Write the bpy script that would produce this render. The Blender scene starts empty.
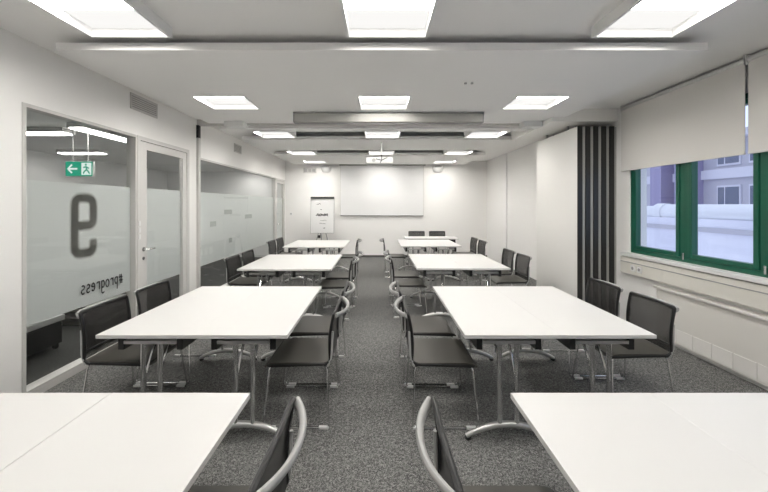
import bpy, bmesh, math, random
from mathutils import Vector, Matrix

S = bpy.context.scene
C = S.collection
R = math.radians

# ------------------------------------------------------------------ camera, world, exposure
cam_d = bpy.data.cameras.new('camera')
cam = bpy.data.objects.new('camera', cam_d)
C.objects.link(cam)
cam.location = (0, 0, 1.6)
cam.rotation_euler = (R(90), 0, 0)
cam_d.sensor_width = 36
cam_d.sensor_fit = 'HORIZONTAL'
cam_d.lens = 345 / 768 * 36
cam_d.shift_x = 5 / 768
cam_d.shift_y = -41 / 768
cam_d.clip_start = 0.02
S.camera = cam

W = bpy.data.worlds.new('sky')
S.world = W
W.use_nodes = True
bg = W.node_tree.nodes['Background']
bg.inputs[0].default_value = (0.80, 0.86, 1.0, 1)
bg.inputs[1].default_value = 1.45

LAMP = 46            # ceiling lamp diffuser emission
S.view_settings.view_transform = 'Standard'
S.view_settings.look = 'None'
S.view_settings.gamma = 1
S.view_settings.use_curve_mapping = False
S.view_settings.exposure = 0.0

# ------------------------------------------------------------------ materials
def mat(name, col, rough=0.5, metal=0.0, spec=0.5, noise=None, bump=None, **kw):
    m = bpy.data.materials.new(name)
    m.use_nodes = True
    nt = m.node_tree
    b = nt.nodes['Principled BSDF']
    b.inputs['Base Color'].default_value = (*col, 1)
    b.inputs['Roughness'].default_value = rough
    b.inputs['Metallic'].default_value = metal
    b.inputs['Specular IOR Level'].default_value = spec
    for k, v in kw.items():
        b.inputs[k].default_value = v
    if noise or bump:
        tc = nt.nodes.new('ShaderNodeTexCoord')
    if noise:                                # (scale, detail, low colour, high colour, lo, hi)
        n = nt.nodes.new('ShaderNodeTexNoise')
        n.inputs['Scale'].default_value = noise[0]
        n.inputs['Detail'].default_value = noise[1]
        r = nt.nodes.new('ShaderNodeValToRGB')
        r.color_ramp.elements[0].color = (*noise[2], 1)
        r.color_ramp.elements[1].color = (*noise[3], 1)
        r.color_ramp.elements[0].position = noise[4]
        r.color_ramp.elements[1].position = noise[5]
        nt.links.new(tc.outputs['Object'], n.inputs['Vector'])
        nt.links.new(n.outputs['Fac'], r.inputs['Fac'])
        nt.links.new(r.outputs['Color'], b.inputs['Base Color'])
    if bump:                                 # (scale, strength)
        n2 = nt.nodes.new('ShaderNodeTexNoise')
        n2.inputs['Scale'].default_value = bump[0]
        bp = nt.nodes.new('ShaderNodeBump')
        bp.inputs['Strength'].default_value = bump[1]
        bp.inputs['Distance'].default_value = 0.002
        nt.links.new(tc.outputs['Object'], n2.inputs['Vector'])
        nt.links.new(n2.outputs['Fac'], bp.inputs['Height'])
        nt.links.new(bp.outputs['Normal'], b.inputs['Normal'])
    return m

def glass_mat(name, tint=(0.96, 0.98, 0.97), ior=1.45):
    m = bpy.data.materials.new(name)
    m.use_nodes = True
    nt = m.node_tree
    nt.nodes.remove(nt.nodes['Principled BSDF'])
    out = nt.nodes['Material Output']
    t = nt.nodes.new('ShaderNodeBsdfTransparent')
    t.inputs[0].default_value = (*tint, 1)
    g = nt.nodes.new('ShaderNodeBsdfGlossy')
    g.inputs['Roughness'].default_value = 0.0
    f = nt.nodes.new('ShaderNodeFresnel')
    f.inputs['IOR'].default_value = ior
    mx = nt.nodes.new('ShaderNodeMixShader')
    ge = nt.nodes.new('ShaderNodeNewGeometry')
    iv = nt.nodes.new('ShaderNodeMath'); iv.operation = 'SUBTRACT'; iv.inputs[0].default_value = 1.0
    mu = nt.nodes.new('ShaderNodeMath'); mu.operation = 'MULTIPLY'
    nt.links.new(ge.outputs['Backfacing'], iv.inputs[1])
    nt.links.new(f.outputs[0], mu.inputs[0]); nt.links.new(iv.outputs[0], mu.inputs[1])
    nt.links.new(mu.outputs[0], mx.inputs[0])
    nt.links.new(t.outputs[0], mx.inputs[1])
    nt.links.new(g.outputs[0], mx.inputs[2])
    nt.links.new(mx.outputs[0], out.inputs[0])
    return m

def frost_mat(name, col, trans):
    m = bpy.data.materials.new(name)
    m.use_nodes = True
    nt = m.node_tree
    nt.nodes.remove(nt.nodes['Principled BSDF'])
    out = nt.nodes['Material Output']
    d = nt.nodes.new('ShaderNodeBsdfDiffuse'); d.inputs[0].default_value = (*col, 1)
    tl = nt.nodes.new('ShaderNodeBsdfTranslucent'); tl.inputs[0].default_value = (*col, 1)
    rf = nt.nodes.new('ShaderNodeBsdfRefraction')
    rf.inputs['IOR'].default_value = 1.2
    rf.inputs['Roughness'].default_value = 0.42
    m1 = nt.nodes.new('ShaderNodeMixShader'); m1.inputs[0].default_value = 0.3
    m2 = nt.nodes.new('ShaderNodeMixShader'); m2.inputs[0].default_value = trans
    nt.links.new(d.outputs[0], m1.inputs[1]); nt.links.new(tl.outputs[0], m1.inputs[2])
    nt.links.new(m1.outputs[0], m2.inputs[1]); nt.links.new(rf.outputs[0], m2.inputs[2])
    nt.links.new(m2.outputs[0], out.inputs[0])
    return m

def mesh_fabric(name, col, see):
    """woven net: dark threads with small open holes"""
    m = mat(name, col, 0.42, spec=0.5)
    nt = m.node_tree
    b = nt.nodes['Principled BSDF']
    out = nt.nodes['Material Output']
    t = nt.nodes.new('ShaderNodeBsdfTransparent')
    mx = nt.nodes.new('ShaderNodeMixShader')
    mx.inputs[0].default_value = see
    nt.links.new(b.outputs[0], mx.inputs[1])
    nt.links.new(t.outputs[0], mx.inputs[2])
    nt.links.new(mx.outputs[0], out.inputs[0])
    return m

def emit(name, col, s):
    m = bpy.data.materials.new(name)
    m.use_nodes = True
    nt = m.node_tree
    nt.nodes.remove(nt.nodes['Principled BSDF'])
    e = nt.nodes.new('ShaderNodeEmission')
    e.inputs[0].default_value = (*col, 1)
    e.inputs[1].default_value = s
    nt.links.new(e.outputs[0], nt.nodes['Material Output'].inputs[0])
    return m

M = {}
M['wall'] = mat('wall_paint', (0.90, 0.89, 0.87), 0.6, spec=0.25, bump=(60, 0.05))
M['ceil'] = mat('ceiling_paint', (0.91, 0.90, 0.885), 0.75, spec=0.2)
M['carpet'] = mat('speckled_carpet', (0.1, 0.1, 0.1), 0.95, spec=0.1, bump=(160, 0.5))
def speckle(m, lo, hi):
    nt = m.node_tree; b = nt.nodes['Principled BSDF']
    tc = nt.nodes.new('ShaderNodeTexCoord')
    v = nt.nodes.new('ShaderNodeTexVoronoi'); v.inputs['Scale'].default_value = 210
    sp = nt.nodes.new('ShaderNodeSeparateColor')
    n = nt.nodes.new('ShaderNodeTexNoise'); n.inputs['Scale'].default_value = 45; n.inputs['Detail'].default_value = 3
    ad = nt.nodes.new('ShaderNodeMath'); ad.operation = 'MULTIPLY'
    r = nt.nodes.new('ShaderNodeValToRGB')
    r.color_ramp.elements[0].color = (*lo, 1); r.color_ramp.elements[0].position = .06
    r.color_ramp.elements[1].color = (*hi, 1); r.color_ramp.elements[1].position = .62
    nt.links.new(tc.outputs['Object'], v.inputs['Vector']); nt.links.new(tc.outputs['Object'], n.inputs['Vector'])
    nt.links.new(v.outputs['Color'], sp.inputs[0])
    nt.links.new(sp.outputs[0], ad.inputs[0]); nt.links.new(n.outputs['Fac'], ad.inputs[1])
    nt.links.new(ad.outputs[0], r.inputs['Fac']); nt.links.new(r.outputs['Color'], b.inputs['Base Color'])
speckle(M['carpet'], (0.060, 0.060, 0.058), (0.335, 0.335, 0.322))
M['dark_carpet'] = mat('corridor_carpet', (0.06, 0.06, 0.06), 0.95, spec=0.1,
                  noise=(120, 4, (0.015, 0.015, 0.015), (0.15, 0.15, 0.145), 0.34, 0.70))
M['top'] = mat('white_laminate', (0.655, 0.65, 0.635), 0.38, spec=0.4)
M['edge'] = mat('table_edge_band', (0.72, 0.71, 0.69), 0.5)
M['chrome'] = mat('chrome', (0.72, 0.72, 0.72), 0.14, metal=1.0)
M['alu'] = mat('brushed_aluminium', (0.62, 0.62, 0.61), 0.35, metal=0.8)
M['black'] = mat('black_plastic', (0.012, 0.012, 0.012), 0.35)
M['seat'] = mesh_fabric('black_net_seat', (0.058, 0.055, 0.046), 0.0)
M['net'] = mesh_fabric('black_net_back', (0.020, 0.019, 0.018), 0.34)
M['rail'] = mat('grey_plastic', (0.40, 0.40, 0.39), 0.45)
M['glide'] = mat('clear_plastic_glide', (0.75, 0.75, 0.74), 0.3)
M['frame'] = mat('pale_grey_frame_paint', (0.60, 0.59, 0.57), 0.4)
M['door'] = mat('pale_door_paint', (0.66, 0.65, 0.63), 0.4)
M['glass'] = glass_mat('partition_glass', (0.975, 0.985, 0.98))
M['wglass'] = glass_mat('window_glass', (0.90, 0.93, 0.98))
M['frost'] = frost_mat('frosted_film', (0.80, 0.815, 0.81), 0.14)
M['ink'] = mat('dark_lettering', (0.02, 0.02, 0.02), 0.6)
M['numeral'] = mesh_fabric('grey_numeral_film', (0.20, 0.195, 0.165), 0.89)
M['green'] = mat('green_window_paint', (0.006, 0.095, 0.055), 0.35)
M['blind'] = mat('cream_blind_fabric', (0.74, 0.72, 0.69), 0.8, spec=0.15, bump=(300, 0.1))
M['white'] = mat('white_plastic', (0.78, 0.78, 0.77), 0.4)
M['trunk'] = mat('cream_trunking', (0.74, 0.72, 0.66), 0.5)
M['heater'] = mat('cream_convector_paint', (0.72, 0.70, 0.66), 0.5)
M['grille'] = mat('pale_grille', (0.80, 0.78, 0.75), 0.5)
M['vent'] = mat('grey_vent', (0.30, 0.30, 0.29), 0.5)
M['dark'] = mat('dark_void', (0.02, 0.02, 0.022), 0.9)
M['screen'] = mat('projection_screen_white', (0.80, 0.80, 0.80), 0.8, spec=0.1)
M['greym'] = mat('mid_grey_metal', (0.33, 0.33, 0.33), 0.45)
M['casing'] = mat('grey_beige_casing', (0.40, 0.395, 0.37), 0.6)
M['leaf'] = mat('partition_white_laminate', (0.80, 0.79, 0.76), 0.45)
M['seal'] = mat('grey_seal', (0.46, 0.455, 0.44), 0.5)
M['pbody'] = mat('projector_shell', (0.55, 0.55, 0.55), 0.5)
M['paper'] = mat('paper', (0.78, 0.78, 0.77), 0.8)
M['skirt'] = mat('dark_skirting', (0.06, 0.06, 0.06), 0.6)
M['lamp'] = emit('lamp_diffuser', (1.0, 0.965, 0.92), LAMP)
M['lampsoft'] = emit('lamp_soft_diffuser', (1.0, 0.985, 0.96), 0.97)
M['lampbox'] = mat('lamp_reflector_white', (0.86, 0.86, 0.85), 0.4)
M['clamp'] = emit('corridor_lamp', (1.0, 0.97, 0.93), 21.0)
M['cwall'] = mat('corridor_wall_grey', (0.74, 0.74, 0.735), 0.7)
M['signg'] = emit('exit_sign_green', (0.03, 0.36, 0.22), 0.9)
M['signw'] = emit('exit_sign_white', (0.85, 0.95, 0.9), 0.9)
M['facade'] = mat('lavender_grey_render', (0.50, 0.49, 0.55), 0.9)
M['facade3'] = mat('violet_pilaster', (0.34, 0.31, 0.46), 0.9)
M['facade2'] = mat('pale_violet_render', (0.68, 0.67, 0.74), 0.9)
M['parapet'] = mat('white_roof_sheet', (0.78, 0.78, 0.86), 0.8, noise=(1.2, 3, (0.70, 0.70, 0.80), (0.82, 0.82, 0.90), 0.35, 0.65))
M['extglass'] = mat('dark_window_glass', (0.13, 0.15, 0.22), 0.25)
M['silver'] = mat('duct_silver', (0.75, 0.76, 0.80), 0.45, metal=0.3)

# ------------------------------------------------------------------ helpers
class MB:
    def __init__(s):
        s.bm = bmesh.new()
    def box(s, x0, x1, y0, y1, z0, z1):
        v = [s.bm.verts.new(p) for p in ((x0,y0,z0),(x1,y0,z0),(x1,y1,z0),(x0,y1,z0),(x0,y0,z1),(x1,y0,z1),(x1,y1,z1),(x0,y1,z1))]
        for f in ((3,2,1,0),(4,5,6,7),(0,1,5,4),(1,2,6,5),(2,3,7,6),(3,0,4,7)):
            s.bm.faces.new([v[i] for i in f])
        return s
    def tube(s, pts, r, n=8, ry=None, up=None, closed=False):
        """sweep a circle (or an r x ry ellipse) along pts"""
        pts = [Vector(p) for p in pts]
        rs = r if isinstance(r, (list, tuple)) else [r]*len(pts)
        rings = []
        prev = None
        N = len(pts)
        for i, p in enumerate(pts):
            a = pts[(i-1) % N] if (closed or i > 0) else p
            b = pts[(i+1) % N] if (closed or i < N-1) else p
            t = (b-a).normalized()
            if up is not None:
                u = Vector(up)
            elif prev is None:
                u = Vector((0,0,1)) if abs(t.z) < .9 else Vector((1,0,0))
            else:
                u = prev
            u = (u - t*u.dot(t))
            u.normalize()
            prev = u
            w = t.cross(u)
            k = (ry if ry is not None else None)
            ring = []
            for j in range(n):
                an = 2*math.pi*j/n
                ring.append(s.bm.verts.new(p + w*math.cos(an)*rs[i] + u*math.sin(an)*(k if k is not None else rs[i])))
            rings.append(ring)
        m = N if closed else N-1
        for i in range(m):
            A, B = rings[i], rings[(i+1) % N]
            for j in range(n):
                s.bm.faces.new((A[j], A[(j+1) % n], B[(j+1) % n], B[j]))
        if not closed:
            s.bm.faces.new(rings[0][::-1]); s.bm.faces.new(rings[-1])
        return s
    def cyl(s, a, b, r, n=16):
        return s.tube([a, b], r, n)
    def sheet(s, grid, th, nrm):
        """thick sheet from a grid of points, offset along nrm"""
        nrm = Vector(nrm)*th
        A = [[s.bm.verts.new(Vector(p)) for p in row] for row in grid]
        B = [[s.bm.verts.new(Vector(p)+nrm) for p in row] for row in grid]
        nr, nc = len(A), len(A[0])
        for i in range(nr-1):
            for j in range(nc-1):
                s.bm.faces.new((A[i][j], A[i+1][j], A[i+1][j+1], A[i][j+1]))
                s.bm.faces.new((B[i][j], B[i][j+1], B[i+1][j+1], B[i+1][j]))
        for i in range(nr-1):
            s.bm.faces.new((A[i][0], B[i][0], B[i+1][0], A[i+1][0]))
            s.bm.faces.new((A[i][-1], A[i+1][-1], B[i+1][-1], B[i][-1]))
        for j in range(nc-1):
            s.bm.faces.new((A[0][j], A[0][j+1], B[0][j+1], B[0][j]))
            s.bm.faces.new((A[-1][j], B[-1][j], B[-1][j+1], A[-1][j+1]))
        return s
    def build(s, name, m, parent=None, bevel=0, smooth=False):
        bmesh.ops.recalc_face_normals(s.bm, faces=s.bm.faces)
        me = bpy.data.meshes.new(name)
        s.bm.to_mesh(me); s.bm.free()
        me.materials.append(m)
        if smooth:
            for p in me.polygons: p.use_smooth = True
            try: me.set_sharp_from_angle(angle=R(40))
            except Exception: pass
        o = bpy.data.objects.new(name, me)
        C.objects.link(o)
        if parent: o.parent = parent
        if bevel:
            b = o.modifiers.new('bevel', 'BEVEL'); b.width = bevel; b.segments = 2; b.limit_method = 'ANGLE'
        return o

def tag(o, label=None, cat=None, group=None, kind=None):
    if label: o['label'] = label
    if cat: o['category'] = cat
    if group: o['group'] = group
    if kind: o['kind'] = kind
    return o

def thing(name, label, cat, loc=(0,0,0), rz=0, group=None):
    o = bpy.data.objects.new(name, None)
    C.objects.link(o)
    o.empty_display_size = 0.1
    o.location = loc; o.rotation_euler = (0,0,rz)
    return tag(o, label, cat, group)

def struct(name, mb, m, **k):
    return tag(mb.build(name, m, **k), kind='structure')

def dup(root, loc, rz=0, label=None, group=None):
    r = root.copy(); C.objects.link(r)
    r.location = loc; r.rotation_euler = (0,0,rz)
    if label: r['label'] = label
    if group: r['group'] = group
    for ch in root.children:
        c = ch.copy(); C.objects.link(c); c.parent = r
        for g in ch.children:
            d = g.copy(); C.objects.link(d); d.parent = c
    return r

def holed(mb, x0, x1, y0, y1, z0, z1, holes):
    """a slab with rectangular holes (hx0,hx1,hy0,hy1)"""
    ys = sorted({y0, y1, *[min(max(h[i], y0), y1) for h in holes for i in (2,3)]})
    for a, b in zip(ys, ys[1:]):
        if b-a < 1e-5: continue
        mid = (a+b)/2
        cuts = sorted((max(h[0],x0), min(h[1],x1)) for h in holes if h[2] < mid < h[3] and h[1] > x0 and h[0] < x1)
        x = x0
        for c0, c1 in cuts:
            if c0 > x: mb.box(x, c0, a, b, z0, z1)
            x = c1
        if x < x1: mb.box(x, x1, a, b, z0, z1)
    return mb

def fillet(pts, rad, n=5):
    """round the inner corners of a polyline"""
    P = [Vector(p) for p in pts]
    out = [P[0]]
    for a, b, c in zip(P, P[1:], P[2:]):
        d1 = (a-b); d2 = (c-b)
        k = min(rad, d1.length*.45, d2.length*.45)
        s, e = b+d1.normalized()*k, b+d2.normalized()*k
        for i in range(n+1):
            t = i/n
            out.append(s*(1-t)**2 + b*2*t*(1-t) + e*t*t)
    out.append(P[-1])
    return out

# ------------------------------------------------------------------ the room
XL, XR, YB, YF = -2.88, 3.35, 10.6, -1.6
ZC, ZR = 2.95, 2.83          # ceiling slab underside, raft underside

struct('floor', MB().box(XL-0.02, XR+0.25, YF-.1, YB+.1, -0.12, 0), M['carpet'])
struct('wall_back', MB().box(XL-.12, XR+0.4, YB, YB+0.15, 0, 3.2), M['wall'])
struct('wall_front', MB().box(XL-.12, XR+0.4, YF-.15, YF, 0, 3.2), M['wall'])

# left wall with the openings for the glazing
G1a, G1b, G1t = 2.78, 5.22, 2.43
G2a, G2b, G2t = 5.50, 10.52, 2.36
lw = MB()
lw.box(XL-.12, XL, YF, G1a, 0, 3.2)
lw.box(XL-.12, XL, G1a, G1b, G1t, 3.2)
lw.box(XL-.12, XL, G1b, G2a, 0, 3.2)
lw.box(XL-.12, XL, G2a, G2b, G2t, 3.2)
lw.box(XL-.12, XL, G2b, YB, 0, 3.2)
struct('wall_left', lw, M['wall'])

# right wall with the window band
WA, WB, WZ0, WZ1 = -1.2, 4.60, 0.97, 2.62
rw = MB()
rw.box(XR, XR+.22, YF, YB, 0, WZ0)
rw.box(XR, XR+.22, YF, YB, WZ1, 3.2)
rw.box(XR, XR+.22, WB, YB, WZ0, WZ1)
rw.box(XR, XR+.22, YF, WA, WZ0, WZ1)
struct('wall_right', rw, M['wall'])
struct('pillar', MB().box(3.315, XR, 9.0, YB, 0, ZC), M['wall'])

# lamp grid
LX = (-1.885, 0.062, 1.93)
LY = (2.36, 4.17, 6.05, 8.15, 9.86, 0.45)  # last entry: unseen row added above the camera to light the nearest tables
def lx(x, j): return x if j in (0, 5) else x*.9685
LW, LL = 0.312, 0.275
holes = [(lx(x,j)-LW, lx(x,j)+LW, y-LL, y+LL) for x in LX for j, y in enumerate(LY)]
slot = [(-2.3, 2.4, 6.36, 6.76), (-2.3, 2.4, 8.44, 8.75)]
struct('ceiling', holed(MB(), XL, XR, YF, YB, ZC, 3.10, holes+slot), M['ceil'])
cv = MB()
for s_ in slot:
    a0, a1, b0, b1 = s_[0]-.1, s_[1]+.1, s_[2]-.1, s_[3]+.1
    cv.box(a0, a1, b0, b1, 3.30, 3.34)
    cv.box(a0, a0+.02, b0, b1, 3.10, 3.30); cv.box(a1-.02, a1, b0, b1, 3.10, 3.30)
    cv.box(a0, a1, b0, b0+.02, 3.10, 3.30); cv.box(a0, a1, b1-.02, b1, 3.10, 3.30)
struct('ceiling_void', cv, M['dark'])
for i, (a, b) in enumerate(((2.74, 5.20), (5.54, 5.77), (6.48, 7.74), (8.48, 10.45)), 1):
    struct('ceiling_raft_%d' % i, holed(MB(), -2.567, 2.615, a, b, ZR, ZR+.06, holes), M['ceil'])

# bulkhead above the parked folding wall
struct('ceiling_bulkhead', MB().box(2.42, XR, 4.84, 6.30, 2.775, ZC), M['wall'])
struct('trim_1', MB().box(XL, 2.42, 5.45, 5.53, 2.86, ZC), M['frame'])
tj = MB(); tj.box(XL, XL+.035, 5.44, 5.50, 0, 2.66)
struct('trim_2', tj, M['frame'])
struct('trim_3', MB().box(XL, XL+.036, 5.435, 5.50, 2.66, 2.86), M['black'])

struct('baseboard_back', MB().box(XL, 3.315, YB-.012, YB, 0, .06), M['skirt'])
bl = MB(); bl.box(XL, XL+.012, G1a, 4.06, 0, .055); bl.box(XL, XL+.012, G2a+.01, G2b, 0, .05)
struct('baseboard_left', bl, M['frame'])

# ------------------------------------------------------------------ window_1: first glazed bay with the numeral and lettering
def bay_frame(ya, yb, zt, posts=(), w=.030):
    m = MB()
    x0, x1 = XL-.10, XL+.008
    m.box(x0, x1, ya, ya+w, 0, zt); m.box(x0, x1, yb-w, yb, 0, zt)
    m.box(x0, x1, ya+w, yb-w, zt-w, zt); m.box(x0, x1, ya+w, yb-w, 0, .075)
    for p in posts: m.box(x0, x1, p-w/2, p+w/2, .075, zt-w)
    return m

w1 = struct('window_1', bay_frame(G1a, 4.10, G1t), M['frame'])
MB().box(XL-.055, XL-.045, G1a+.030, 4.070, .075, G1t-.030).build('pane', M['glass'], w1)
MB().box(XL-.062, XL-.057, G1a+.031, 4.069, .59, 1.81).build('frosted_film', M['frost'], w1)

def strokes(mb, polys, org, sc, r, x):
    """hand-drawn letter strokes on the glass; read from the corridor (right-hand side is -Y)"""
    for pl in polys:
        pts = [(x, org[0]-p[0]*sc[0], org[1]+p[1]*sc[1]) for p in pl]
        mb.tube(pts, r, 6, ry=.002, up=(1,0,0))
def arc(cx, cy, rx, ry, a0, a1, n=10):
    return [(cx+rx*math.cos(R(a0+(a1-a0)*i/n)), cy+ry*math.sin(R(a0+(a1-a0)*i/n))) for i in range(n+1)]
L = {
 '#': [[(.15,-.05),(.3,1.0)],[(.45,-.05),(.6,1.0)],[(0,.3),(.72,.36)],[(.05,.66),(.78,.72)]],
 'p': [[(.08,.85),(.1,-.55)],[(.1,.6)]+arc(.32,.45,.26,.38,150,-150)],
 'r': [[(.08,.85),(.1,0)],[(.1,.5)]+arc(.34,.5,.24,.3,150,30)],
 'o': [arc(.32,.4,.30,.40,90,450,14)],
 'g': [arc(.3,.45,.26,.36,40,320,12),[(.52,.85),(.52,-.25)]+arc(.28,-.25,.24,.28,0,-150,7)],
 'e': [[(.06,.42),(.55,.5)]+arc(.32,.42,.26,.40,15,320,12)],
 's': [arc(.3,.62,.22,.2,40,250,7)+arc(.3,.2,.24,.22,80,-150,8)],
}
lt = MB()
px = 0
for ch in '#progress':
    strokes(lt, L[ch], (3.93-px, .722), (.072, .098), .0075, XL-.040)
    px += .074 if ch == '#' else .0615
lt.build('lettering', M['ink'], w1)
# the room numeral 9 on the corridor face of the glass
def ribbon(mb, pts, w, x):
    """flat printed stroke on the glass plane"""
    P = [Vector((p[0], p[1])) for p in pts]
    ed_ = []
    for k, p in enumerate(P):
        t_ = (P[min(k+1, len(P)-1)]-P[max(k-1, 0)]).normalized()
        nn = Vector((-t_.y, t_.x))*w
        ed_.append([mb.bm.verts.new((x, 3.44-q.x, 1.395+q.y)) for q in (p-nn, p+nn)])
    for a_, b_ in zip(ed_, ed_[1:]):
        mb.bm.faces.new((a_[0], b_[0], b_[1], a_[1]))
num = None
for k, wd in enumerate((.060, .048, .036)):      # overlapping translucent layers: a soft-edged print
    e_ = .036-wd
    nm = MB()
    ribbon(nm, fillet([(.112-wd,.0,0),(-.105,.0,0),(-.105,.275,0),(.112,.275,0),(.112,-.275,0),(-.105,-.275,0),(-.105,-.13+e_,0)], .085, 7), wd, XL-.0560+k*.0002)
    num = nm.build('numeral', M['numeral'], w1) if k == 0 else (nm.build('soft_edge', M['numeral'], num) and num)

# door_1
d1 = MB()
x0, x1 = XL-.10, XL+.012
d1.box(x0, x1, 4.101, 4.15, 0, G1t); d1.box(x0, x1, 5.16, G1b, 0, G1t); d1.box(x0, x1, 4.15, 5.16, G1t-.05, G1t)
door = struct('door_1', d1, M['door'])
dl = MB()
a, b = 4.158, 5.152
dl.box(XL-.05, XL+.004, a, a+.115, .012, G1t-.056); dl.box(XL-.05, XL+.004, b-.09, b, .012, G1t-.056)
dl.box(XL-.05, XL+.004, a+.115, b-.09, .012, .13); dl.box(XL-.05, XL+.004, a+.115, b-.09, G1t-.15, G1t-.056)
leaf = dl.build('door_leaf', M['door'], door)
MB().box(XL-.030, XL-.022, a+.115, b-.09, .13, G1t-.15).build('pane', M['glass'], leaf)
MB().box(XL-.040, XL-.035, a+.115, b-.09, .59, 1.81).build('frosted_film', M['frost'], leaf)
h = MB()
h.tube(fillet([(XL+.004, a+.05, 1.06), (XL+.055, a+.05, 1.06), (XL+.055, a+.19, 1.06)], .02), .010, 8)
h.cyl((XL+.003, a+.05, 1.06), (XL+.012, a+.05, 1.06), .026)
h.cyl((XL+.003, a+.05, .95), (XL+.010, a+.05, .95), .022)
h.build('door_handle', M['chrome'], leaf, smooth=True)
hg = MB()
for zz in (1.22, 1.30, 1.38): hg.box(XL+.012, XL+.020, 4.113, 4.143, zz-.03, zz+.03)
tag(hg.build('switch_plate', M['white'], door), label='white switch plates on the door frame')

# window_2: long second glazed bay, and door_2 at its far end
w2 = struct('window_2', bay_frame(G2a, 9.60, G2t, (), .03), M['frame'])
MB().box(XL-.055, XL-.045, G2a+.03, 9.57, .075, G2t-.03).build('pane', M['glass'], w2)
MB().box(XL-.062, XL-.057, G2a+.031, 9.569, .59, 1.81).build('frosted_film', M['frost'], w2)
mk = MB()
for (yy, zz, ln) in ((6.55, 1.42, .34), (7.55, 1.30, .42), (6.0, 1.22, .22), (6.75, .86, .14)):
    mk.box(XL-.057, XL-.056, yy, yy+ln, zz, zz+.09)
mk.build('film_mark', mat('film_mark_grey', (0.45, 0.47, 0.46), 0.7), w2)
d2 = MB()
d2.box(x0, x1, 9.601, 9.66, 0, G2t); d2.box(x0, x1, 10.46, G2b, 0, G2t); d2.box(x0, x1, 9.66, 10.46, G2t-.05, G2t)
door2 = struct('door_2', d2, M['door'])
dl = MB()
a, b = 9.668, 10.452
dl.box(XL-.05, XL+.004, a, a+.07, .012, G2t-.056); dl.box(XL-.05, XL+.004, b-.07, b, .012, G2t-.056)
dl.box(XL-.05, XL+.004, a+.07, b-.07, .012, .12); dl.box(XL-.05, XL+.004, a+.07, b-.07, G2t-.13, G2t-.056)
leaf2 = dl.build('door_leaf', M['frame'], door2)
MB().box(XL-.030, XL-.022, a+.07, b-.07, .12, G2t-.13).build('pane', M['glass'], leaf2)
MB().box(XL-.040, XL-.035, a+.07, b-.07, .59, 1.81).build('frosted_film', M['frost'], leaf2)
h = MB()
h.tube(fillet([(XL+.004, a+.035, 1.06), (XL+.055, a+.035, 1.06), (XL+.055, a+.16, 1.06)], .02), .010, 8)
h.build('door_handle', M['chrome'], leaf2, smooth=True)

# corridor beyond the glass
CX = -6.5
struct('floor_corridor', MB().box(CX-.1, XL-.02, YF, YB+.1, -.12, -.001), M['dark_carpet'])
struct('ceiling_corridor', MB().box(CX, XL-.12, YF, YB, 2.62, 2.70), M['cwall'])
struct('wall_corridor', MB().box(CX-.1, CX, YF, YB, 0, 2.70).box(CX, XL-.12, YB, YB+.1, 0, 2.7).box(CX, XL-.12, YF-.1, YF, 0, 2.7), M['cwall'])

# ------------------------------------------------------------------ green windows on the right
def win(name, ya, yb):
    o = MB()
    fx0, fx1, f = XR+.005, XR+.075, .05
    o.box(fx0, fx1, ya, ya+f, WZ0, WZ1); o.box(fx0, fx1, yb-f, yb, WZ0, WZ1)
    o.box(fx0, fx1, ya+f, yb-f, WZ0, WZ0+f); o.box(fx0, fx1, ya+f, yb-f, WZ1-f, WZ1)
    w = struct(name, o, M['green'])
    q = MB(); g = .045
    a, b, z0, z1 = ya+f+.004, yb-f-.004, WZ0+f+.004, WZ1-f-.004
    q.box(fx0-.012, fx1-.012, a, a+g, z0, z1); q.box(fx0-.012, fx1-.012, b-g, b, z0, z1)
    q.box(fx0-.012, fx1-.012, a+g, b-g, z0, z0+g); q.box(fx0-.012, fx1-.012, a+g, b-g, z1-g, z1)
    s = q.build('sash', M['green'], w, bevel=.004)
    MB().box(fx0+.02, fx0+.026, a+g, b-g, z0+g, z1-g).build('pane', M['wglass'], s)
    hgm = MB()
    for zz in (WZ0+.03, WZ1-.10): hgm.cyl((fx0-.012, ya-.001, zz), (fx0-.012, ya-.001, zz+.075), .011, 10)
    tag(hgm.build('hinge', M['chrome'], w, smooth=True), label='chrome hinge')
ed = [4.595, 3.79, 2.985, 2.18, 1.375, .57, -.235, -1.04]
for i in range(len(ed)-1):
    win('window_%d' % (3+i), ed[i+1]+.001, ed[i]-.001)
struct('trim_4', MB().box(XR, XR+.09, WA, -1.041, WZ0, WZ1), M['green'])
struct('window_sill', MB().box(3.255, XR, YF, 4.66, .925, .968), M['white'], bevel=.006)

# ------------------------------------------------------------------ outside the windows
def top1(mb, name, m, label, cat, group=None, **k):
    return tag(mb.build(name, m, **k), label, cat, group)

pr = thing('roof_parapet', 'white sheeted roof parapet wall outside the green windows', 'parapet', (7.2, 6, -3))
pm = MB(); pm.box(-.2, .2, -7, 12, 0, 4.30); pm.build('wall', M['parapet'], pr)
pm = MB()
for yy in range(-6, 12, 2): pm.box(-.22, -.2, yy-.03, yy+.03, 0, 4.3)
pm.box(-.225, -.2, -7, 12, 3.3, 3.34); pm.box(-.225, -.2, -7, 12, 4.02, 4.12)
pm.build('seam', M['facade'], pr)
pm = MB()
pm.tube([(0,-7,4.42),(0,2.62,4.42)], .20, 14); pm.tube([(0,2.75,4.40),(0,12,4.40)], .18, 14); pm.tube([(0,2.6,4.42),(0,2.85,4.42)], .225, 14)
pm.build('coping', M['silver'], pr, smooth=True)
bd = thing('office_building', 'pale lavender office building with dark windows across the yard', 'building', (15, 10, -6))
bm_ = MB(); bm_.box(0, 4, -14, 16, 0, 10.4); bm_.build('wall', M['facade'], bd)
bm_ = MB(); bm_.box(-.4, 4.4, -14.4, 16.4, 10.4, 10.7); bm_.build('roof', M['facade2'], bd)
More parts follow.
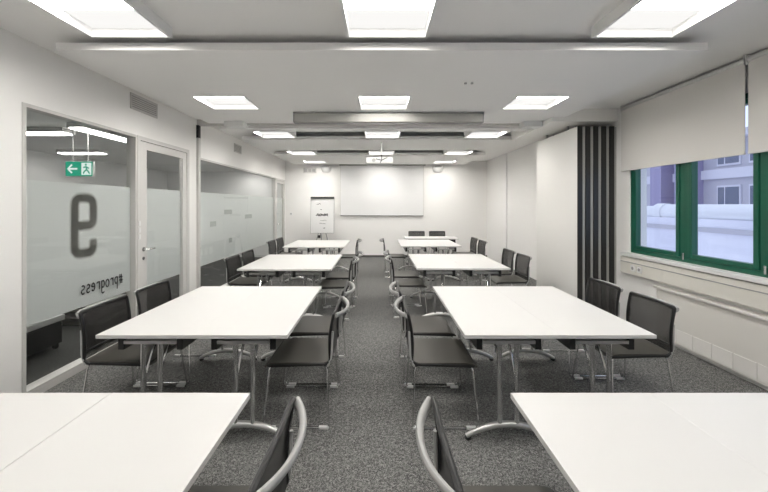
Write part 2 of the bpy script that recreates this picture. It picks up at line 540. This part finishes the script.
for (ya, yb) in ((5.95, 6.7), (7.5, 8.2), (1.4, 2.1)):
    bm_ = MB(); bm_.box(-.7, 0, ya, yb, 0, 10.4); bm_.build('pilaster', M['facade3'], bd)
for zz in (8.75, 6.9):
    bm_ = MB(); bm_.box(-.12, 0, -14, 16, zz, zz+.42); bm_.build('band', M['facade2'], bd)
for k in range(22):
    yy = -12.4+k*1.32
    if any(a-.7 < yy < b+.7 for a, b in ((5.95, 6.7), (7.5, 8.2), (1.4, 2.1))): continue
    for zz in (7.5, 9.3):
        f = MB(); f.box(-.06, 0, yy-.5, yy+.5, zz, zz+.95)
        w = f.build('window', M['facade2'], bd)
        g = MB(); g.box(-.075, -.06, yy-.44, yy+.12, zz+.08, zz+.87); g.box(-.075, -.06, yy+.18, yy+.44, zz+.08, zz+.87)
        g.build('pane', M['extglass'], w)
struct('ground_outside', MB().box(XR+.3, 30, -20, 40, -6.2, -6), M['facade2'])

# ------------------------------------------------------------------ ceiling lamps
def make_lamp():
    t = thing('ceiling_lamp', '', 'lamp')
    m = MB()
    e = .022; z0, z1 = ZR-.002, 3.06
    a, b = LW-.003, LL-.003
    m.box(-a, a, -b, -b+e, z0, z1); m.box(-a, a, b-e, b, z0, z1)
    m.box(-a, -a+e, -b+e, b-e, z0, z1); m.box(a-e, a, -b+e, b-e, z0, z1)
    m.box(-a, a, -b, b, z1, z1+.02)
    m.build('housing', M['lampbox'], t)
    MB().box(-a+e+.002, a-e-.002, -b+e+.002, -.002, 2.895, 2.905).build('diffuser', M['lamp'], t)
    tag(MB().box(-a+e+.002, a-e-.002, .002, b-e-.002, 2.895, 2.905).build('soft_diffuser', M['lampsoft'], t), label='softer glowing half of the lamp')
    MB().box(-a+e, a-e, -.0018, .0018, 2.89, 2.905).build('divider', M['lampbox'], t)
    return t
rown = ('of the nearest row', 'before the long screen casing', 'just behind the long screen casing',
        'of the row above the wall screen end', 'of the last row by the back wall', 'of the added unseen row overhead of the camera')
coln = ('glass wall side', 'middle', 'window side')
lp0 = None
for j, y in enumerate(LY):
    for i, x in enumerate(LX):
        lab = 'square ceiling lamp %s, %s' % (rown[j], coln[i])
        x = lx(x, j); zl = .044 if j in (0, 5) else 0
        if lp0 is None:
            lp0 = make_lamp(); lp0.location = (x, y, zl); lp0['label'] = lab; lp0['group'] = 'square ceiling lamps'
        else:
            dup(lp0, (x, y, zl), 0, lab)

# corridor lamps
for (xx, yy, rz_, s_) in ((-3.75, 5.05, 0, 'above the exit sign'), (-4.55, 4.62, 90, 'set crosswise, nearest the solid wall'), (-5.5, 6.4, 90, 'set crosswise, deepest in the office'),
                   (-3.75, 7.4, 0, 'behind the long frosted bay'), (-3.75, 9.5, 0, 'at the far end')):
    t = thing('office_lamp', 'long slim ceiling lamp seen through the glass, '+s_, 'lamp', (xx, yy, 2.56), R(rz_), 'lamps behind the glass')
    h_ = .80 if rz_ == 0 else .40
    MB().box(-.10, .10, -h_, h_, 0, .0595).build('housing', M['white'], t)
    MB().box(-.085, .085, -h_+.02, h_-.02, -.012, -.0005).build('diffuser', M['clamp'], t)

# ------------------------------------------------------------------ folding tables
TW, TH = 0.634, 0.74
def make_table(length=1.37):
    t = thing('folding_table', '', 'table')
    hl, hw = length/2, TW/2-.0003
    MB().box(-hw, hw, -hl, hl, TH-.024, TH).build('tabletop', M['top'], t, bevel=.0007)
    for sx in (-.2, .2):
        MB().box(sx-.02, sx+.02, -hl+.07, hl-.07, TH-.125, TH-.0245).build('side_rail', M['black'], t)
    for s in (-1, 1):
        y = s*(hl-.085)
        f = MB()
        f.box(-.178, .178, y-.022, y+.022, .655, .677)
        fr = f.build('leg', M['alu'], t)
        for sx in (-.058, .058):
            MB().cyl((sx, y, .095), (sx, y, .655), .017, 14).build('column', M['chrome'], fr, smooth=True)
        n = 16
        pts = [(-.285+.57*i/n, y, .018+.082*math.sin(math.pi*i/n)**.8) for i in range(n+1)]
        MB().tube(pts, [.017+.005*math.sin(math.pi*i/n) for i in range(n+1)], 10, ry=None).build('foot', M['alu'], fr, smooth=True)
        pd = MB()
        for sx in (-1, 1): pd.cyl((sx*.275, y, 0), (sx*.275, y, .014), .022, 12)
        pd.build('foot_pad', M['black'], fr)
        br = MB()
        for sx in (-1, 1):
            br.tube([(sx*.05, y-s*(.02+.16*k/6), .44+.21*math.sin(math.pi/2*k/6)) for k in range(7)], .008, 8)
        br.build('brace', M['chrome'], fr, smooth=True)
    return t

rows = (
  (0.895, -1.224, 1.236, 'in the nearest row'),
  (2.965, -1.240, 1.202, 'in the second row'),
  (5.31, -1.272, 1.150, 'in the third row'),
  (7.76, -1.345, 1.095, 'in the fourth row'),
)
tb0 = None
for j, (y, xl, xr, rn) in enumerate(rows):
    for side, xc in (('glass wall side', xl), ('window side', xr)):
        for k, dx in ((0, -TW/2), (1, TW/2)):
            inner = (k == 1) == (xc < 0)
            lab = 'white table %s, %s, %s half of the pair' % (rn, side, 'aisle' if inner else 'outer')
            yy = y + (.06 if (xc > 0 and j == 2) else .13 if (xc > 0 and j == 3) else 0)
            gap = .0012 if (j == 0 and xc < 0) else 0.0
            loc = (xc+dx+(gap if k else -gap), yy, 0)
            if tb0 is None:
                tb0 = make_table(); tb0.location = loc; tb0['label'] = lab; tb0['group'] = 'white folding tables'
            else:
                dup(tb0, loc, 0, lab)
dup(tb0, (1.37, 9.17, 0), R(90), 'white table turned sideways before the back wall and two facing chairs')

# ------------------------------------------------------------------ mesh chairs (front = +X)
def make_chair():
    t = thing('mesh_chair', '', 'chair')
    hw = .232
    # seat: shallow dished net with rounded front
    g = []
    for i in range(13):
        u = i/12
        x = -.232+.47*u
        row = []
        for j in range(11):
            v = -1+2*j/10
            z = .452 - .012*math.sin(math.pi*u)*(1-v*v) - (.022*((u-.85)/.15)**2 if u > .85 else 0) + (.012*((.12-u)/.12)**2 if u < .12 else 0)
            row.append((x, v*hw, z))
        g.append(row)
    MB().sheet(g, .014, (0,0,-1)).build('seat', M['seat'], t, smooth=True)
    sf = MB()
    sf.tube(fillet([(-.222,-hw,.440),(.225,-hw,.428),(.225,hw,.428),(-.222,hw,.440)], .03), .011, 8, closed=True)
    sf.build('seat_frame', M['black'], t, smooth=True)
    # back: flat net in a black frame, a bowed grey rail behind its top corners
    def bx(w):          # lumbar curve, w up 0..1
        return -.238 + .016*math.sin(w*math.pi) - .026*w
    def bz(w): return .462 + .350*w
    g = []
    for i in range(9):
        w = i/8
        g.append([(bx(w)-.006*(1-(-1+2*j/8)**2), (-1+2*j/8)*(hw-.004), bz(w)) for j in range(9)])
    MB().sheet(g, .004, (-1,0,0)).build('backrest', M['net'], t, smooth=True)
    bf = MB()
    n = 8
    pts = [(-.195, -hw, .436)] + [(bx(k/n)-.002, -hw, bz(k/n)) for k in range(n)]
    pts += [(bx(1)-.002, -hw, bz(1)), (bx(1)-.008, 0, bz(1)+.002), (bx(1)-.002, hw, bz(1))]
    pts += [(bx(k/n)-.002, hw, bz(k/n)) for k in range(n-1, -1, -1)] + [(-.195, hw, .436)]
    bf.tube(fillet(pts, .018, 3), .0115, 8)
    bf.tube([(bx(.17)-.002, (-1+2*j/4)*hw, bz(.17)) for j in range(5)], .008, 8)
    bf.build('back_frame', M['black'], t, smooth=True)
    rl = MB()
    n = 18
    rl.tube([(bx(1.0)-.014-.066*(1-abs(-1+2*j/n)**2.2), (-1+2*j/n)*(hw+.004), .795-.006*(1-(-1+2*j/n)**2)) for j in range(n+1)],
            [.0125]*(n+1), 12, ry=.021, up=(-.5,0,1))
    tag(rl.build('top_rail', M['rail'], t, smooth=True), label='bowed pale grey plastic top rail')
    for s in (-1, 1):
        bs = MB().tube(fillet([(-.222, s*(hw+.004), .43), (-.250, s*(hw+.003), .50), (bx(.62)-.018, s*(hw-.002), bz(.62))], .03), [.0085]*8, 8)
        tag(bs.build('back_support', M['rail'], t, smooth=True), label='grey back support')
        p = [(.05, s*.10, .424), (.205, s*(hw-.02), .424), (.238, s*.278, .009), (-.238, s*.278, .009), (-.215, s*(hw-.012), .424), (-.05, s*.10, .424)]
        lg = MB().tube(fillet(p, .035, 5), .0068, 8).build('sled_leg', M['chrome'], t, smooth=True)
        for xx in (-.20, .18):
            MB().box(xx-.035, xx+.035, s*.278-.012, s*.278+.012, .0005, .020).build('glide', M['glide'], lg, bevel=.004)
    cb = MB()
    cb.cyl((.05,-.10,.424), (.05,.10,.424), .0068, 8); cb.cyl((-.05,-.10,.424), (-.05,.10,.424), .0068, 8)
    cb.build('crossbar', M['chrome'], t, smooth=True)
    return t

chairs = [
  # x, y, rz, label
  (-.616, 1.18, 180, 'black chair at the nearest glass wall side table, only its backrest in frame'),
  (.487, 1.180, 0, 'black chair at the nearest window side table, its seat cut by the frame'),
  (-.595, 2.745, 180, 'nearer aisle chair at the second row table, glass wall side'),
  (-.590, 3.340, 180, 'farther aisle chair at the second row table, glass wall side'),
  (.478, 2.740, 0, 'nearer aisle chair at the second row table, window side'),
  (.455, 3.335, 0, 'farther aisle chair at the second row table, window side'),
  (-1.925, 2.760, 0, 'black chair right beside the glass bay with the lettering'),
  (-1.935, 3.365, 0, 'black chair in front of the glazed door, second from the lettering'),
  (2.010, 2.885, 180, 'black chair by the convector under the green windows, nearer of the two'),
  (2.010, 3.490, 180, 'black chair right in front of the folded partition stack'),
  (-.650, 5.080, 180, 'nearer aisle chair at the third row table, glass wall side'),
  (-.610, 5.690, 180, 'farther aisle chair at the third row table, glass wall side'),
  (.445, 5.170, 0, 'nearer aisle chair at the third row table, window side'),
  (.425, 5.790, 0, 'farther aisle chair at the third row table, window side'),
  (-1.965, 5.260, 0, 'nearer chair between the long frosted bay and the third row table'),
  (-1.970, 5.870, 0, 'farther chair between the long frosted bay and the third row table'),
  (1.990, 5.390, 180, 'nearer third row chair beside the broad white folded panel'),
  (1.990, 6.000, 180, 'farther third row chair beside the broad white folded panel'),
  (-.745, 7.850, 180, 'single aisle chair at the fourth row table, glass wall side'),
  (.365, 7.900, 0, 'single aisle chair at the fourth row table, window side'),
  (-2.090, 7.560, 0, 'nearer chair at the fourth row table, against the long frosted bay'),
  (-2.090, 8.170, 0, 'farther chair at the fourth row table, against the long frosted bay'),
  (2.000, 7.560, 180, 'nearer outer chair at the fourth row table, window side'),
  (2.000, 8.200, 180, 'farther outer chair at the fourth row table, window side'),
  (1.120, 10.02, -90, 'chair facing the camera behind the sideways table, nearer the wall screen'),
  (1.730, 10.02, -90, 'chair facing the camera behind the sideways table, nearer the window wall'),
]
ch0 = None
for (x, y, rz, lab) in chairs:
    if ch0 is None:
        ch0 = make_chair(); ch0.location = (x, y, 0); ch0.rotation_euler = (0,0,R(rz)); ch0['label'] = lab; ch0['group'] = 'black mesh chairs'
    else:
        dup(ch0, (x, y, 0), R(rz), lab)

# ------------------------------------------------------------------ folding wall parked at the window side
def make_leaf():
    t = thing('partition_panel', '', 'folding wall panel')
    MB().box(0, .062, .012, 1.27, .02, 2.71).build('board', M['leaf'], t)
    e = MB(); e.box(-.002, .064, -.006, .0115, .02, 2.71)
    tag(e.build('edge_profile', M['black'], t), label='black edge profile')
    e = MB(); e.box(.069, .105, .010, 1.25, .02, 2.70)
    tag(e.build('edge_seal', M['seal'], t), label='pale grey edge seal')
    e = MB(); e.cyl((.031, .3, 2.71), (.031, .3, 2.775), .012); e.cyl((.031, .95, 2.71), (.031, .95, 2.775), .012)
    e.build('hanger', M['greym'], t)
    return t
lab = ['outermost white folding wall panel, its broad face towards the tables',
       'second folding wall panel of the parked stack, counted from the broad white face',
       'third folding wall panel of the parked stack, counted from the broad white face',
       'fourth folding wall panel of the parked stack, counted from the broad white face',
       'last folding wall panel of the parked stack, beside the window wall']
pf = None
for i in range(5):
    loc = (2.80+i*.112, 4.86, 0)
    if pf is None:
        pf = make_leaf(); pf.location = loc; tag(pf, lab[i], None, 'parked folding wall panels', 'thing')
    else:
        dup(pf, loc, 0, lab[i])

# ------------------------------------------------------------------ roller blinds
def blind(ya, yb, label):
    t = thing('roller_blind', label, 'blind', (3.30, (ya+yb)/2, 0), 0, 'cream roller blinds')
    h = (yb-ya)/2
    MB().box(-.003, .003, -h+.004, h-.004, 2.075, 2.88).build('fabric', M['blind'], t)
    MB().box(-.009, .009, -h+.004, h-.004, 2.055, 2.0745).build('hem_bar', M['blind'], t, bevel=.004)
    MB().cyl((.016, -h, 2.905), (.016, h, 2.905), .030, 16).build('roller_tube', M['alu'], t, smooth=True)
    b = MB()
    for s in (-1, 1): b.box(-.02, .05, s*(h+.002)-.002, s*(h+.002)+.002, 2.86, ZC)
    b.build('bracket', M['white'], t)
blind(3.106, 4.70, 'wide cream roller blind beside the folded partition')
blind(.10, 3.085, 'cream roller blind at the window edge of the photo, mostly cut off')

# ------------------------------------------------------------------ trunking, convector, sockets
t = thing('cable_trunking', 'cream cable trunking under the window sill', 'trunking', (XR-.001, 1.6, 0))
MB().box(-.075, 0, -3.1, 3.08, .70, .915).build('channel', M['trunk'], t, bevel=.004)
MB().box(-.080, -.0755, -3.1, 3.07, .845, .855).build('cover_joint', M['greym'], t)
t = thing('convector', 'long cream convector casing with a tiled grille low on the window wall', 'heater', (XR-.001, 1.3, 0))
MB().box(-.055, 0, -2.8, 2.80, .05, .62).build('casing', M['heater'], t, bevel=.01)
MB().box(-.085, 0, -2.8, 2.81, .62, .650).build('cover', M['heater'], t, bevel=.005)
for k in range(9):
    y1 = 2.72-.205*k
    MB().box(-.059, -.0552, y1-.195, y1, .075, .225).build('grille_tile', M['grille'], t, bevel=.002)
def socket(loc, rz, label, m='white'):
    t = thing('wall_socket', label, 'socket', loc, rz, 'sockets')
    MB().box(-.012, 0, -.04, .04, -.04, .04).build('plate', M[m], t, bevel=.003)
    MB().cyl((-.0122, 0, 0), (-.015, 0, 0), .02, 16).build('outlet', M['greym'], t)
socket((3.275-.001, 4.44, .785), 0, 'round socket in the cream trunking under the green windows, nearest the parked panels')
socket((3.275-.001, 4.33, .785), 0, 'second round socket along the cream trunking from the parked panels')
socket((-2.70, YB-.0005, 1.33), R(90), 'small white socket plate on the back wall left of the flip chart')

# ------------------------------------------------------------------ vents, speakers, boxes on the ceiling and walls
def vent(y0, y1, z0, z1, label):
    t = thing('air_vent', label, 'vent', (XL, (y0+y1)/2, (z0+z1)/2), 0, 'wall vents')
    h, k = (y1-y0)/2, (z1-z0)/2
    m = MB()
    m.box(0, .012, -h, h, -k, -k+.014); m.box(0, .012, -h, h, k-.014, k); m.box(0, .012, -h, -h+.014, -k, k); m.box(0, .012, h-.014, h, -k, k)
    m.build('frame', M['frame'], t)
    MB().box(.0005, .003, -h+.014, h-.014, -k+.014, k-.014).build('backing', M['vent'], t)
    s = MB(); n = max(4, int((z1-z0)/.026))
    for i in range(n):
        z = -k+.02+(2*k-.04)*i/(n-1)
        s.box(.003, .011, -h+.014, h-.014, z-.0055, z+.0055)
    s.build('slats', M['frame'], t)
vent(3.99, 4.47, 2.72, 2.905, 'grey louvred air vent above the glazed door')
vent(6.85, 7.2, 2.66, 2.83, 'small grey air vent above the long frosted bay')
t = thing('air_vent', 'small white grille high on the back wall above the flip chart', 'vent', (-2.12, YB, 2.66), 0, 'wall vents')
MB().box(-.20, .20, -.02, 0, -.08, .08).build('frame', M['frame'], t)
m = MB()
for i in range(3): m.box(-.175+.122*i, -.07+.122*i, -.024, -.0205, -.05, .05)
m.build('grille', M['vent'], t)

def box_thing(x, label):
    t = thing('ceiling_sensor', label, 'sensor box', (x, 5.13, ZR), 0, 'ceiling boxes')
    MB().box(-.14, .14, -.09, .09, -.085, 0).build('body', M['white'], t, bevel=.008)
    MB().cyl((0, -.0905, -.04), (0, -.094, -.04), .018, 16).build('lens', M['white'], t)
box_thing(-2.13, 'small white box under the ceiling above the long frosted bay')
box_thing(2.26, 'small white box under the ceiling next to the parked folding wall')

def speaker(x, label):
    t = thing('wall_speaker', label, 'speaker', (x, YB, 2.72), 0, 'wall speakers')
    m = MB()
    prof = [(0, -.13), (.05, -.125), (.09, -.10), (.115, -.05), (.12, .02), (.12, .06)]
    n = 14; rg = []
    for (r_, z) in prof:
        rg.append([(1.4*r_*math.cos(math.pi+math.pi*k/n), .9*r_*math.sin(math.pi+math.pi*k/n), z) for k in range(n+1)])
    vs = [[m.bm.verts.new(p) for p in r_] for r_ in rg[1:]]
    for a_, b_ in zip(vs, vs[1:]):
        for k in range(n): m.bm.faces.new((a_[k], a_[k+1], b_[k+1], b_[k]))
    m.bm.faces.new(vs[0]); m.bm.faces.new(vs[-1])
    m.build('body', M['white'], t, smooth=True)
    MB().box(-.10, .10, -.125, -.112, .03, .055).build('bracket', M['vent'], t)
speaker(1.80, 'rounded white wall speaker on the window side of the screen')
speaker(-1.62, 'rounded white wall speaker on the flip chart side of the screen')

t = thing('smoke_detector', 'tiny pair of ceiling fittings on the nearest ceiling panel', 'detector', (.90, 3.47, ZR))
MB().cyl((-.03, 0, 0), (-.03, 0, -.012), .014, 12).build('sensor_head', M['greym'], t)
MB().cyl((.035, 0, 0), (.035, 0, -.012), .014, 12).build('sensor_head', M['greym'], t)

# long ceiling screen casing
t = thing('screen_casing', 'long beige casing of a retracted screen under the ceiling', 'screen casing', (.13, 4.61, ZR))
MB().box(-1.25, 1.24, -.06, .06, -.135, -.012).build('body', M['casing'], t, bevel=.012)
MB().box(-1.262, -1.2505, -.064, .064, -.14, -.005).build('end_cap', M['greym'], t, bevel=.004)
MB().box(1.2405, 1.252, -.064, .064, -.14, -.005).build('end_cap', M['greym'], t, bevel=.004)
MB().box(-1.24, 1.23, -.02, .02, -.15, -.1352).build('bottom_bar', M['greym'], t)
m = MB()
for xx in (-1.0, 0, 1.0): m.box(xx-.03, xx+.03, -.05, .05, -.0118, -.0002)
m.build('bracket', M['white'], t)

# wall screen
t = thing('projection_screen', 'white pull-down projection screen on the back wall', 'screen', (.09, YB, 0))
MB().box(-1.26, 1.26, -.05, -.044, 1.285, 2.80).build('fabric', M['screen'], t)
MB().box(-1.30, 1.33, -.10, -.001, 2.80, 2.88).build('casing', M['casing'], t, bevel=.01)
MB().box(-1.27, 1.27, -.056, -.038, 1.262, 1.2848).build('bottom_bar', M['greym'], t)
for s in (-1, 1):
    MB().box(s*1.268-.006, s*1.268+.006, -.052, -.042, 1.285, 2.80).build('edge_strip', M['frame'], t)

# projector
t = thing('projector', 'white projector hanging on a pole from the ceiling before the wall screen', 'projector', (.02, 6.72, 0))
MB().cyl((.03, 0, 2.56), (.03, 0, ZR+.0), .016, 12).build('pole', M['alu'], t, smooth=True)
MB().box(-.27, .25, -.17, .17, 2.385, 2.515).build('body', M['pbody'], t, bevel=.015)
m = MB()
for s in (-1, 1): m.cyl((.03, -.172, 2.45), (.03+s*.11, -.174, 2.45+.055*(1 if s > 0 else .5)), .008, 8)
m.cyl((.03, -.172, 2.45), (.0, -.174, 2.40), .008, 8)
m.cyl((.03, -.172, 2.45), (.03, -.174, 2.52), .008, 8)
m.tube([(.03,-.17,2.53),(.03,0,2.56)], .012, 8)
m.build('mount_bracket', M['black'], t)
MB().cyl((-.12, -.171, 2.45), (-.12, -.185, 2.45), .035, 16).build('vent_cover', M['vent'], t)

# flip chart
t = thing('flip_chart', 'white flip chart on a tripod stand with a scribbled sheet', 'flip chart', (-1.655, 10.05, 0))
def leanz(z): return .10*(z-1.0)
def slab(mb, x0, x1, z0, z1, o0, o1):
    vs = [mb.bm.verts.new(p) for p in ((x0, leanz(z0)+o0, z0),(x1, leanz(z0)+o0, z0),(x1, leanz(z1)+o0, z1),(x0, leanz(z1)+o0, z1),
          (x0, leanz(z0)+o1, z0),(x1, leanz(z0)+o1, z0),(x1, leanz(z1)+o1, z1),(x0, leanz(z1)+o1, z1))]
    for f in ((0,1,2,3),(7,6,5,4),(0,4,5,1),(1,5,6,2),(2,6,7,3),(3,7,4,0)): mb.bm.faces.new([vs[i] for i in f])
m = MB(); slab(m, -.34, .34, .79, 1.80, 0, .02); m.build('board', M['white'], t)
m = MB(); slab(m, -.31, .31, .84, 1.78, -.008, -.001); m.build('paper_pad', M['paper'], t)
m = MB(); slab(m, -.345, .345, 1.785, 1.84, -.03, .02); m.build('clamp_bar', M['black'], t)
m = MB(); slab(m, -.345, -.335, .79, 1.79, -.004, .0215); slab(m, .335, .345, .79, 1.79, -.004, .0215); slab(m, -.345, .345, .775, .79, -.03, .02)
m.build('edge_trim', M['greym'], t)
rnd = random.Random(4)
m = MB()
def scrib(x0, x1, z, hgt, r):
    n = int((x1-x0)/.012)
    pts = [(x0+(x1-x0)*i/n, leanz(z)-.011, z+hgt*(rnd.random()-.5)) for i in range(n+1)]
    m.tube(pts, r, 4, ry=.001, up=(0,1,0))
scrib(-.17, -.05, 1.63, .03, .006); scrib(-.19, .16, 1.32, .06, .011); scrib(-.14, .17, 1.30, .05, .010)
scrib(-.05, .12, 1.15, .02, .004); scrib(-.08, .10, 1.06, .02, .004); scrib(.03, .09, .93, .04, .006); scrib(-.055, -.02, 1.49, .07, .012)
m.build('handwriting', M['ink'], t)
m = MB()
for p in ((-.30,-.04,0),(.30,-.04,0)): m.cyl(p, (0.0 + p[0]*.35, .0, .80), .012, 10)
m.cyl((-.06, .42, 0), (-.06, .06, 1.1), .012, 10); m.cyl((-.06, .045, .70), (-.06, .06, 1.3), .014, 10)
m.build('tripod', M['greym'], t)
MB().box(-.12, -.05, -.03, .05, .64, .72).build('clamp_knob', M['black'], t)

# ------------------------------------------------------------------ things in the corridor
t = thing('exit_sign', 'green illuminated exit sign with arrow and running figure behind the glass', 'sign', (-3.98, 4.60, 1.98))
MB().box(-.18, .18, -.02, .02, 0, .20).build('housing', M['white'], t)
MB().box(-.178, .178, -.024, -.0205, .004, .196).build('face', M['signg'], t)
m = MB()
m.box(.035, .165, -.0265, -.0245, .02, .18)
m.build('door_panel', M['signw'], t)
m = MB()
m.tube([(-.02,-.0265,.10),(-.14,-.0265,.10)], .012, 6, ry=.001, up=(0,1,0))
m.tube([(-.09,-.0265,.155),(-.145,-.0265,.10),(-.09,-.0265,.045)], .012, 6, ry=.001, up=(0,1,0))
m.build('arrow', M['signw'], t)
m = MB()
m.cyl((.095,-.0275,.155), (.095,-.0285,.155), .014, 10)
for pl in ([(.095,-.028,.135),(.105,-.028,.09)], [(.105,-.028,.09),(.075,-.028,.065),(.06,-.028,.035)], [(.105,-.028,.09),(.13,-.028,.06),(.145,-.028,.035)],
           [(.06,-.028,.115),(.095,-.028,.128),(.135,-.028,.105)]):
    m.tube(pl, .009, 6, ry=.001, up=(0,1,0))
m.build('running_figure', M['signg'], t)
m = MB(); m.cyl((-.1,0,.2),(-.1,0,.64),.006,8); m.cyl((.1,0,.2),(.1,0,.64),.006,8); m.build('hanger', M['greym'], t)

t = thing('office_machine', 'black office machine with white paper trays behind the glass', 'machine', (-3.72, 3.66, 0))
MB().box(-.16, .16, -.22, .22, .06, .30).build('body', M['black'], t, bevel=.01)
MB().box(-.20, .17, -.24, .24, .31, .37).build('tray', M['white'], t, bevel=.005)
MB().box(-.10, .12, -.16, .16, .375, .56).build('feeder', M['white'], t, bevel=.01)
for xx in (-.12, .12):
    for yy in (-.18, .18):
        MB().cyl((xx-.012, yy, .03), (xx+.012, yy, .03), .03, 12).build('wheel', M['black'], t)
for k in range(6):
    top1(MB().box(-4.55+.02*(k%2), -3.75-.03*((k*5)%3), 4.60-.02*(k%3), 5.20, .0+.045*k, .0+.045*k+.03), 'stacked_board', M['vent' if k % 2 else 'frame'],
         'grey boards stacked on the corridor floor behind the glass', 'board', 'stacked boards')
